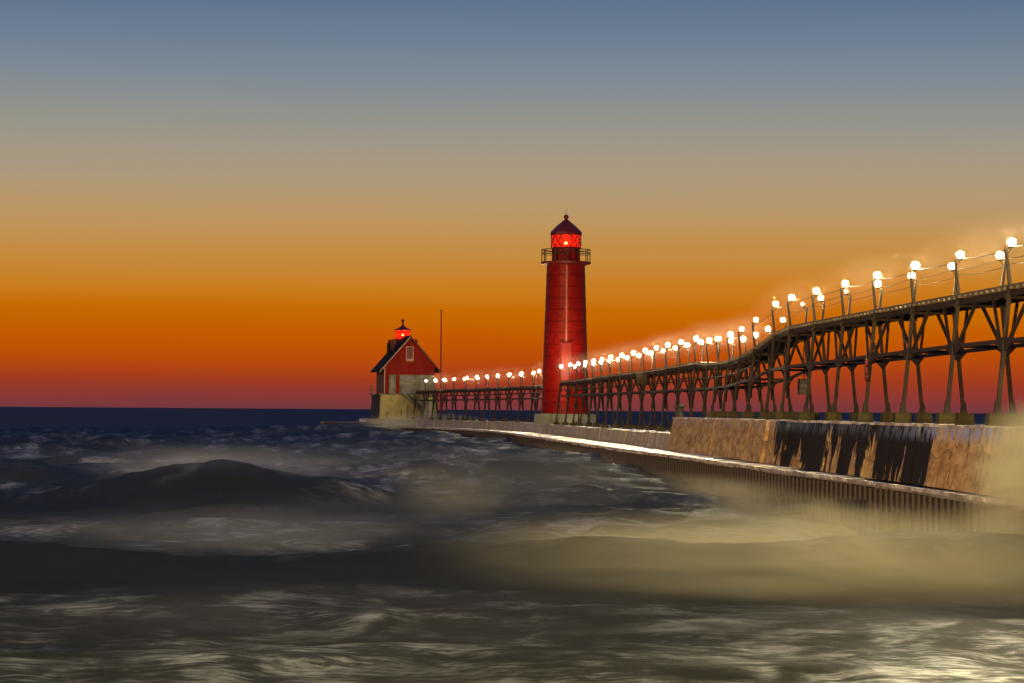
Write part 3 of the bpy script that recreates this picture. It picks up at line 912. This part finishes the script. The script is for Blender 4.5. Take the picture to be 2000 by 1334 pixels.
# small porthole windows up the shaft side
# gallery
mb = MB().lathe([(1.46, tz(516)), (1.72, tz(514)), (1.94, tz(512.5)), (1.97, tz(511)), (1.97, tz(508.5)), (1.3, tz(508.5))], 32)
obj('gallery_floor', mb, M['red_dark'], tower)
zg = tz(508.5)
rail = MB()
for hz, rr in ((0.95, 0.035), (0.72, 0.025), (0.60, 0.02)):
    pts = [(1.9 * math.cos(2 * math.pi * k / 32), 1.9 * math.sin(2 * math.pi * k / 32), zg + hz) for k in range(33)]
    rail.tube(pts, rr, 5)
rl_o = obj('gallery_railing', rail, M['iron'], tower)
for k in range(12):
    t = 2 * math.pi * (k + 0.08) / 12
    mb = MB().bar((1.9 * math.cos(t), 1.9 * math.sin(t), zg), (1.9 * math.cos(t), 1.9 * math.sin(t), zg + 1.0), 0.07, 0.07)
    obj('baluster', mb, M['iron'], rl_o)
# watch room, lantern
ro = math.pi / 8
zw = tz(480); zgt = tz(456)
mb = MB().lathe([(1.20, zg), (1.20, zg + 0.06), (1.17, zg + 0.08), (1.17, zw - 0.06), (1.24, zw - 0.04), (1.24, zw)], 10, rot=math.pi / 10)
obj('watch_room', mb, M['red'], tower)
NP = 10
def ringpt(k, rad, z): 
    t = 2 * math.pi * (k - 0.5) / NP - math.pi / 2
    return Vector((rad * math.cos(t), rad * math.sin(t), z))
for k in range(NP):
    a, b = ringpt(k, 1.15, 0), ringpt(k + 1, 1.15, 0)
    pane = MB().prism([(a.x, a.y, zw + 0.02), (b.x, b.y, zw + 0.02), (b.x, b.y, zgt), (a.x, a.y, zgt)], -(a + b).normalized() * 0.02)
    po = obj('lantern_pane', pane, M['red_glass'], tower)
    out = (a + b).normalized() * 0.025
    a1, b1 = ringpt(k, 1.165, 0), ringpt(k + 1, 1.165, 0)
    obj('mullion', MB().bar(ringpt(k, 1.17, zw), ringpt(k, 1.17, zgt + 0.03), 0.075, 0.075), M['red_dark'], tower)
    if k not in (0,):
        bars = MB()
        za, zc = Vector((0, 0, zw + 0.02)), Vector((0, 0, zgt))
        bars.bar(a1 + za, b1 + zc, 0.045, 0.045)
        bars.bar(b1 * 1.004 + za, a1 * 1.004 + zc, 0.045, 0.045)
        obj('cross_bar', bars, M['red_dark'], po)
mb = MB().lathe([(1.22, zgt), (1.30, zgt + 0.02), (1.28, tz(450)), (0.80, tz(438)), (0.30, tz(428)), (0.16, tz(425)), (0.10, tz(422.5))], 10, rot=math.pi / 10)
roof = obj('lantern_roof', mb, M['red_dark'], tower)
mb = MB().lathe(ball(0.20, tz(419.5), 8), 14); obj('ball_finial', mb, M['red_dark'], roof, smooth=True)
mb = MB().bar((0, 0, tz(416)), (0, 0, tz(402)), 0.035, 0.035, w2=0.015, h2=0.015); obj('lightning_rod', mb, M['steel_dark'], roof)
# beacon
mb = MB().bar((0, 0, zw - 0.3), (0, 0, zw + 0.22), 0.16, 0.16); obj('beacon_stand', mb, M['steel_dark'], tower)
mb = MB().lathe(ball(0.13, zw + 0.36, 8), 12); obj('beacon', mb, M['lamp_red'], tower, smooth=True)

# ------------------------------------------------------------------ outer lighthouse: gabled house with lantern
HD = 284.0
px = 5000 / HD
def hz(y): return EYE + (799.6 - y) / px
TH = R(11.4)
hx, hy = -14.55, 284.5          # front left corner of the base at ground
house = thing('lighthouse_house', 'red gabled lighthouse building with lit lantern on a pale stained concrete base', 'lighthouse', (hx, hy, EYE - 1.48), TH)
g0 = EYE - 1.48
def h_(y): return hz(y) - g0
WB, DB = 6.25, 6.4
zb_ = h_(771)
mb = MB().hexa([(-.15, -.15, 0), (WB + .15, -.15, 0), (WB + .15, DB + .15, 0), (-.15, DB + .15, 0), (0, 0, zb_), (WB, 0, zb_), (WB, DB, zb_), (0, DB, zb_)])
base = obj('concrete_base', mb, M['base_conc'], house)
for x0 in (0.7, 2.3, 2.95, 4.1):
    mb = MB().bar((x0, -0.16, 0), (x0 + random.uniform(-.05, .05), -0.06, zb_ * random.uniform(.35, .9)), 0.09, 0.05)
    obj('buttress_strip', mb, M['steel_dark'], base)
mb = MB().box(-0.25, WB + .25, -0.25, DB + .25, zb_, zb_ + 0.12); obj('base_deck', mb, M['steel_dark'], house)
zb1 = zb_ + 0.12
# lower storey
u0, u1 = 0.42, WB - 0.15
zm = h_(732); ze = h_(714.5); zp = h_(657.5)
mb = MB().box(u0 + .02, u1 - .02, 0.32, DB - .32, zb1, zm); obj('lower_wall', mb, M['pale_wall'], house)
mb = MB().box(u0 - 0.02, u0 + 0.55, 0.26, 0.9, zb1, zm - .002); obj('corner_board', mb, M['red_house'], house)
mb = MB().box(u0 - 0.01, u0 + 0.02, 0.9, DB - .3, zb1, zm - .002); obj('shaded_cladding', mb, M['red_dark'], house)  # darker red carries the shade of the house's lake side
for k in range(8):       # dark boards added to stand for shade on the base's lake face
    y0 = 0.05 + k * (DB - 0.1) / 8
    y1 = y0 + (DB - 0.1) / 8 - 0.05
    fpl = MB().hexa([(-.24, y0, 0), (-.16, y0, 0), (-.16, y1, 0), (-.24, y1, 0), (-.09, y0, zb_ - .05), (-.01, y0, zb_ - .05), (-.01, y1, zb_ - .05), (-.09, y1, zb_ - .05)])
    obj('shade_board', fpl, M['wood_dark'], base)
for (a, b, za, zb2, mt, nm) in ((1.05, 1.55, 0.2, 2.05, 'grey', 'window'), (1.75, 2.15, 0.0, 2.05, 'red_house', 'door'), (2.35, 3.55, 1.15, 2.1, 'trim', 'window'), (2.45, 3.4, 0.0, 1.0, 'grey', 'panel'), (3.75, 4.3, 0.0, 2.0, 'pale_wall', 'door')):
    mb = MB().box(a, b, 0.28, 0.34, zb1 + za, zb1 + za + (zb2 - za))
    po = obj(nm, mb, M[mt if nm != 'window' else 'pale_wall'], house)
    if nm == 'window':
        mb = MB().box(a + .08, b - .08, 0.262, 0.285, zb1 + za + .08, zb1 + zb2 - .08); obj('pane', mb, M['grey'], po)
        obj('sill', MB().box(a - .05, b + .05, 0.22, 0.30, zb1 + za - .07, zb1 + za - .004), M['trim'], po)
# upper gable block
xm = (u0 + u1) / 2
out = [(u0, 0.25, zm), (u1, 0.25, zm), (u1, 0.25, ze), (xm, 0.25, zp - 0.12), (u0, 0.25, ze)]
mb = MB().prism(out, (0, DB - 0.5, 0)); obj('upper_wall', mb, M['red_house'], house)
mb = MB().box(u0 - 0.03, u0 + 0.09, 0.20, 0.255, zb1, ze); obj('corner_trim', mb, M['trim'], house)
# cladding boards on the gable
for k in range(11):
    x0 = u0 + 0.12 + k * (u1 - u0 - 0.24) / 11
    x1 = x0 + (u1 - u0 - 0.24) / 11 - 0.03
    def top(x): return ze + (zp - 0.12 - ze) * (1 - abs(x - xm) / (xm - u0)) - 0.03
    obj('board', MB().prism([(x0, 0.25, zm), (x1, 0.25, zm), (x1, 0.25, top(x1)), (x0, 0.25, top(x0))], (0, -0.025, 0)), M['red_house'], house)
# roof, two slopes with overhang
ov = 0.62
sl = (zp - ze) / (xm - u0)
for s in (-1, 1):
    xe = xm + s * ((xm - u0) + ov)
    zz_ = ze - sl * ov
    mb = MB().prism([(xm, -0.35, zp), (xe, -0.35, zz_), (xe, -0.35, zz_ + 0.16), (xm, -0.35, zp + 0.18)], (0, DB + 0.6, 0))
    ro_ = obj('roof_slope', mb, M['shingle'], house)
    mb = MB().prism([(xm, -0.353, zp - 0.10), (xe, -0.353, zz_ - 0.06), (xe, -0.353, zz_ + 0.10), (xm, -0.353, zp + 0.10)], (0, -0.07, 0))
    obj('bargeboard', mb, M['trim'] if s < 0 else M['red_dark'], ro_)
# gable window
wx0 = xm - 0.42
mb = MB(); a, b, c_, d_ = wx0, wx0 + 0.86, h_(705), h_(676)
mb.box(a, a + .1, .17, .235, c_, d_); mb.box(b - .1, b, .17, .235, c_, d_); mb.box(a + .1, b - .1, .17, .235, c_, c_ + .26); mb.box(a + .1, b - .1, .17, .235, d_ - .08, d_)
wo_ = obj('window', mb, M['trim'], house)
obj('pane', MB().box(a + .1, b - .1, .19, .224, c_ + .26, d_ - .08), M['red_dark'], wo_)
# lantern at the lake end of the ridge
lx, ly = xm - 0.05, 5.0
zg1, zg2, zg3 = h_(684), h_(659.5), h_(642)
mb = MB().box(lx - 1.25, lx + 1.25, ly - 1.25, ly + 1.25, zg1 - 0.1, zg1); obj('lantern_gallery', mb, M['red_dark'], house)
rl2 = MB()
for s in (-1, 1):
    for q in (0.55, 1.15):
        rl2.bar((lx - 1.3, ly + s * 1.3, zg1 + q), (lx + 1.3, ly + s * 1.3, zg1 + q), 0.05, 0.05)
        rl2.bar((lx + s * 1.3, ly - 1.3, zg1 + q + .003), (lx + s * 1.3, ly + 1.3, zg1 + q + .003), 0.05, 0.05)
rlo = obj('railing', rl2, M['red_dark'], house)
for sx_ in (-1, 1):
    for sy_ in (-1, 1):
        obj('baluster', MB().box(lx + sx_ * 1.3 - .17, lx + sx_ * 1.3 + .17, ly + sy_ * 1.3 - .17, ly + sy_ * 1.3 + .17, zg1, zg1 + 1.32), M['red_dark'], rlo)
obj('chimney', MB().box(xm - 2.0, xm - 1.65, 3.6, 4.0, h_(690), h_(668)), M['shingle'], house)
mb = MB().lathe([(0.86, zg1), (0.86, zg2 - 0.05), (0.92, zg2 - 0.03), (0.92, zg2)], 8, (lx, ly), math.pi / 8); obj('lantern_base', mb, M['red_dark'], house)
for k in range(8):
    t0, t1 = 2 * math.pi * k / 8 + math.pi / 8, 2 * math.pi * (k + 1) / 8 + math.pi / 8
    a = Vector((lx + .84 * math.cos(t0), ly + .84 * math.sin(t0), 0)); b = Vector((lx + .84 * math.cos(t1), ly + .84 * math.sin(t1), 0))
    n_ = (Vector((lx, ly, 0)) - (a + b) / 2).normalized() * 0.02
    obj('lantern_pane', MB().prism([(a.x, a.y, zg2), (b.x, b.y, zg2), (b.x, b.y, zg3), (a.x, a.y, zg3)], n_), M['red_glass'], house)
    obj('mullion', MB().bar((a.x, a.y, zg2), (a.x, a.y, zg3 + .02), 0.05, 0.05), M['red_dark'], house)
mb = MB().lathe([(0.90, zg3 + .02), (0.95, zg3 + .04), (0.93, zg3 + .1), (0.5, h_(637)), (0.16, h_(633)), (0.10, h_(630))], 8, (lx, ly), math.pi / 8)
lr = obj('lantern_roof', mb, M['red_dark'], house)
mb = MB().lathe([(0.09, h_(630)), (0.11, h_(626)), (0.17, h_(624)), (0.18, h_(621.5)), (0.10, h_(619.5))], 10, (lx, ly)); obj('ball_finial', mb, M['red_dark'], lr)
mb = MB().bar((lx, ly, zg2 - .2), (lx, ly, zg2 + .35), .12, .12); obj('beacon_stand', mb, M['steel_dark'], house)
mb = MB().lathe(ball(0.13, zg2 + 0.47, 8), 12, (lx, ly)); obj('beacon', mb, M['lamp_red'], house, smooth=True)
# platform with rail on the lake side, stair and bracing in front
mb = MB().box(-0.75, -0.26, 1.0, 3.2, zb_ - 0.05, zb_ + 0.1)
pf_ = obj('side_platform', mb, M['steel_dark'], house)
mb = MB()
for yy in (1.05, 2.1, 3.15):
    mb.bar((-0.72, yy, zb_ + .1), (-0.72, yy, zb_ + 1.0), .05, .05)
mb.bar((-0.72, 1.05, zb_ + 1.0), (-0.72, 3.15, zb_ + 1.0), .06, .06); mb.bar((-0.72, 1.05, zb_ + .55), (-0.72, 3.15, zb_ + .55), .05, .05)
obj('platform_railing', mb, M['steel_dark'], pf_)
mb = MB()
mb.bar((2.4, -0.55, zb_ + .15), (5.3, -0.9, 0.55), 0.12, 0.22); mb.bar((2.4, -1.25, zb_ + .15), (5.3, -1.6, 0.55), 0.12, 0.22)
stair = obj('stair_stringers', mb, M['steel_dark'], house); stair.name = 'stair'
for k in range(12):
    u = (k + .5) / 12
    obj('tread', MB().box(2.4 + 2.9 * u - .12, 2.4 + 2.9 * u + .12, -1.3 - .33 * u, -0.5 - .36 * u, (zb_ + .15) * (1 - u) + .55 * u + .04, (zb_ + .15) * (1 - u) + .55 * u + .09), M['steel_dark'], stair)
mb = MB()
mb.bar((2.4, -0.55, zb_ + 1.05), (5.3, -0.9, 1.5), 0.05, 0.05); mb.bar((2.4, -0.55, zb_), (2.4, -0.55, zb_ + 1.05), 0.06, 0.06); mb.bar((5.3, -0.9, 0.4), (5.3, -0.9, 1.5), 0.06, 0.06)
obj('handrail', mb, M['steel_dark'], stair)

# flag pole by the house
fp = thing('flagpole', 'tall thin bare pole standing right of the gabled red house', 'pole', (-7.85, 283.0, EYE - 1.48))
k_ = 283 / 5000
mb = MB().lathe([(0.10, 0), (0.10, 3.5), (0.075, 7), (0.06, EYE + (800 - 607) * k_ - (EYE - 1.48))], 8); obj('mast', mb, M['red_dark'], fp)
mb = MB().lathe(ball(0.1, EYE + (800 - 606) * k_ - (EYE - 1.48), 6), 8); obj('finial', mb, M['red_dark'], fp)
# dark screen beside the house base under the catwalk
ds_ = thing('screen_panel', 'dark upright panel under the catwalk beside the pale house base', 'panel', (-9.3, 281.8, EYE - 1.48))
obj('panel_sheet', MB().box(-0.5, 0.5, -0.05, 0.05, 0.55, 2.3), M['grey'], ds_)
obj('panel_frame', MB().box(-0.56, -0.5, -0.07, 0.07, 0, 2.35).box(0.5, 0.56, -0.07, 0.07, 0, 2.35), M['steel_dark'], ds_)

# ------------------------------------------------------------------ things on the catwalk and wall
# notice box hung from a leg
d = 93.6
c, t, r = cpos(d)
sg = thing('hanging_cabinet', 'dark square cabinet hung below the catwalk between two trestles', 'cabinet', (11.02 * d / 96.5 + .0, d, EYE + .65))
obj('cabinet_body', MB().box(-.22, .22, -.16, .16, 0, .56), M['wood_dark'], sg)
obj('cabinet_door', MB().box(-.18, .18, -.185, -.162, .05, .51), M['steel_dark'], sg)
obj('hanger', MB().bar((0, 0, .56), (-.02, 0, 1.75), .035, .035), M['iron'], sg)
obj('name_plate', MB().box(-.13, .15, -.195, -.187, .26, .36), M['deck'], sg)
# life ring on a near leg
d = 76.6
c, t, r = cpos(d)
lrg = thing('life_ring', 'dark red life ring hung on a catwalk leg, seen edge-on', 'life ring', c - r * 0.83 + Vector((0, 0, EYE + 1.25)), R(75))
pts = [(.29 * math.cos(2 * math.pi * k / 20), 0, .29 * math.sin(2 * math.pi * k / 20)) for k in range(21)]
obj('ring', MB().tube(pts, .062, 8), M['buoy'], lrg)
obj('rope', MB().tube([(0, 0.02, .29), (0.02, 0.05, .55)], .012, 5), M['deck'], lrg)
# panel under the deck in the middle distance
d = 146.0
c, t, r = cpos(d)
bd = thing('sign_board', 'weathered rectangular board fixed under the catwalk deck near the concrete wall end', 'board', c - r * 0.9 + Vector((0, 0, EYE + 1.55)), math.atan2(t.y, t.x) - math.pi * .36)
obj('board_face', MB().box(-.40, .40, -.02, .02, 0, .55), M['iron'], bd)
obj('board_frame', MB().box(-.45, -.40, -.03, .03, -.04, .59).box(.40, .45, -.03, .03, -.04, .59).box(-.40, .40, -.03, .03, .55, .59).box(-.40, .40, -.03, .03, -.04, 0), M['iron'], bd)
# squat bollard at the end of the high wall
blx, bld = wf(117.3) + 0.42, 117.3
bl = thing('bollard', 'squat dark bollard standing on the end of the high wall', 'bollard', (blx, bld, Z_NEAR + 0.02))
obj('bollard_body', MB().lathe([(.24, 0), (.22, .08), (.19, .38), (.20, .44)], 10), M['wood_dark'], bl)
obj('bollard_cap', MB().lathe([(.20, .44), (.25, .47), (.24, .53), (.08, .60), (.05, .66)], 10), M['wood_dark'], bl)

# ------------------------------------------------------------------ beach behind the viewpoint with its floodlight mast
mb = MB(); mb.hexa([(-120, -260, -1.5), (60, -260, -1.5), (60, -6, -1.5), (-120, -6, -1.5), (-120, -260, 1.6), (60, -260, 1.6), (60, -24, 0.6), (-120, -24, 0.6)])
o = obj('beach', mb, weathered('wet_sand', (0.30, 0.25, 0.18), (0.38, 0.32, 0.24), 0.6, 0.8)); o['kind'] = 'structure'
def mast(loc, h, power, col, label):
    fm = thing('floodlight_mast', label, 'floodlight', loc)
    obj('mast', MB().lathe([(.16, 0), (.10, h + .2)], 10), M['steel_dark'], fm)
    hd = obj('lamp_head', MB().box(-.6, .6, -.14, .10, h + .1, h + .5), M['steel_dark'], fm)
    obj('lens', MB().box(-.55, .55, .101, .115, h + .15, h + .45), emis('flood_lens', col, 20), hd)
    fl_d = bpy.data.lights.new('flood_light', 'POINT')
    fl_d.energy = power
    fl_d.color = col
    fl_d.shadow_soft_size = 0.4
    fl = bpy.data.objects.new('flood_light', fl_d)
    COL.objects.link(fl); fl.parent = fm; fl.location = (0, 0.75, h + .3)
mast((-88, -138, 1.2), 5.5, 2000000, (1.0, 0.63, 0.27), 'tall floodlight mast on the beach, far back on the left')
mast((13.3, 16.0, Z_NEAR - 0.02), 6.0, 54000, (0.98, 0.82, 0.40), 'floodlight mast on the pier, shoreward of the frame')

# ------------------------------------------------------------------ spray thrown up by the waves (real volume)
def spray(name, loc, size, dens, col, nscale, label, thr=(0.42, 0.75), rz=0.0):
    mb = MB()
    mb.box(-1, 1, -1, 1, -1, 1)
    m = bpy.data.materials.new(name + '_mist')
    m.use_nodes = True
    t = m.node_tree
    t.nodes.clear()
    o = N(t, 'ShaderNodeTexCoord').outputs['Object']
    ln = N(t, 'ShaderNodeVectorMath', operation='LENGTH'); L(t, o, ln.inputs[0])
    env = rng(t, ln.outputs['Value'], 0.95, 0.15)
    mp = mapping(t, o, tuple(s * k for s, k in zip(size, (0.42, 0.75, 2.0))), (loc[0] * .37, loc[1] * .21, 0))
    n = noise(t, mp, nscale, 6, 0.66, 0.9)
    dd = math_(t, 'MULTIPLY', env, rng(t, n.outputs[0], thr[0], thr[1]))
    dd = math_(t, 'MULTIPLY', dd, dens)
    pv = N(t, 'ShaderNodeVolumePrincipled')
    pv.inputs['Color'].default_value = (*col, 1)
    pv.inputs['Anisotropy'].default_value = 0.1
    L(t, dd, pv.inputs['Density'])
    L(t, pv.outputs[0], N(t, 'ShaderNodeOutputMaterial').inputs['Volume'])
    ob = obj(name, mb, m, loc=loc, rz=rz, scale=size)
    tag(ob, label, kind='stuff')
    return ob
CW = (0.88, 0.84, 0.56)
spray('sea_spray', (6.0, 47.0, 0.35), (9.0, 6.5, 1.25), 0.40, CW, 0.42, 'olive spray drifting over the breaker below the near wall', (0.26, 0.74))
spray('sea_spray', (10.7, 50.5, 1.4), (2.1, 3.8, 2.4), 1.8, CW, 0.55, 'tall plume of spray against the wall at the right edge', (0.30, 0.66))
spray('sea_spray', (-3.5, 63, 0.4), (10, 9, 0.9), 0.022, (0.86, 0.9, 0.96), 0.30, 'low pale spray over the foam behind the breaker', (0.38, 0.75))
spray('sea_spray', (-1.7, 70, 0.9), (2.4, 3.5, 1.3), 0.13, CW, 0.5, 'small burst of spray in the middle of the water', (0.36, 0.75))
spray('sea_spray', (-9.0, 274, 1.4), (9.5, 7.0, 1.6), 0.45, CW, 0.3, 'spray breaking against the pier head below the house', (0.30, 0.7))
spray('sea_spray', (8.0, 80, 0.25), (2.0, 34, 0.85), 0.36, CW, 0.5, 'churned spray along the foot of the sheet piling', (0.28, 0.72), R(4))
spray('sea_spray', (-9, 77.6, 1.30), (5.2, 3.0, 0.85), 0.26, (0.86, 0.9, 0.92), 0.5, 'fine spray blown off the crest of the big dark wave', (0.32, 0.70))
spray('sea_spray', (-6, 50.0, 0.65), (9.5, 2.6, 0.6), 0.10, (0.86, 0.9, 0.92), 0.5, 'fine spray blown off the long breaker', (0.34, 0.72))
spray('sea_spray', (4.2, 150, 0.5), (2.4, 42, 0.9), 0.14, CW, 0.4, 'churned spray along the far sheet piling', (0.30, 0.72), R(3.5))
spray('sea_spray', (0.5, 92, 0.5), (8.5, 26, 1.2), 0.019, CW, 0.22, 'thin olive spray over the chop beside the pier', (0.32, 0.72))
spray('sea_spray', (-1, 36, 0.2), (11, 9, 0.6), 0.009, (0.86, 0.88, 0.92), 0.45, 'thin mist lying over the nearest wash', (0.36, 0.72))
spray('sea_spray', (-8, 110, 0.6), (22, 36, 1.5), 0.008, (0.86, 0.9, 0.92), 0.12, 'thin spray over the choppy middle distance', (0.30, 0.72))
# mist volumes added to imitate the lens halo round the lamps
for d in range(64, 285, 16):
    if 196 < d < 206: continue
    c, t, r = cpos(float(d))
    spray('lamp_mist', (c.x, c.y, EYE + lerp(HL, d) + 0.05), (1.3, 13.0, 1.1), 0.0065, (0.95, 0.9, 0.8), 0.12, 'faint added mist standing for the halo round the catwalk lamps', (0.0, 0.5), math.atan2(-t.x, t.y))
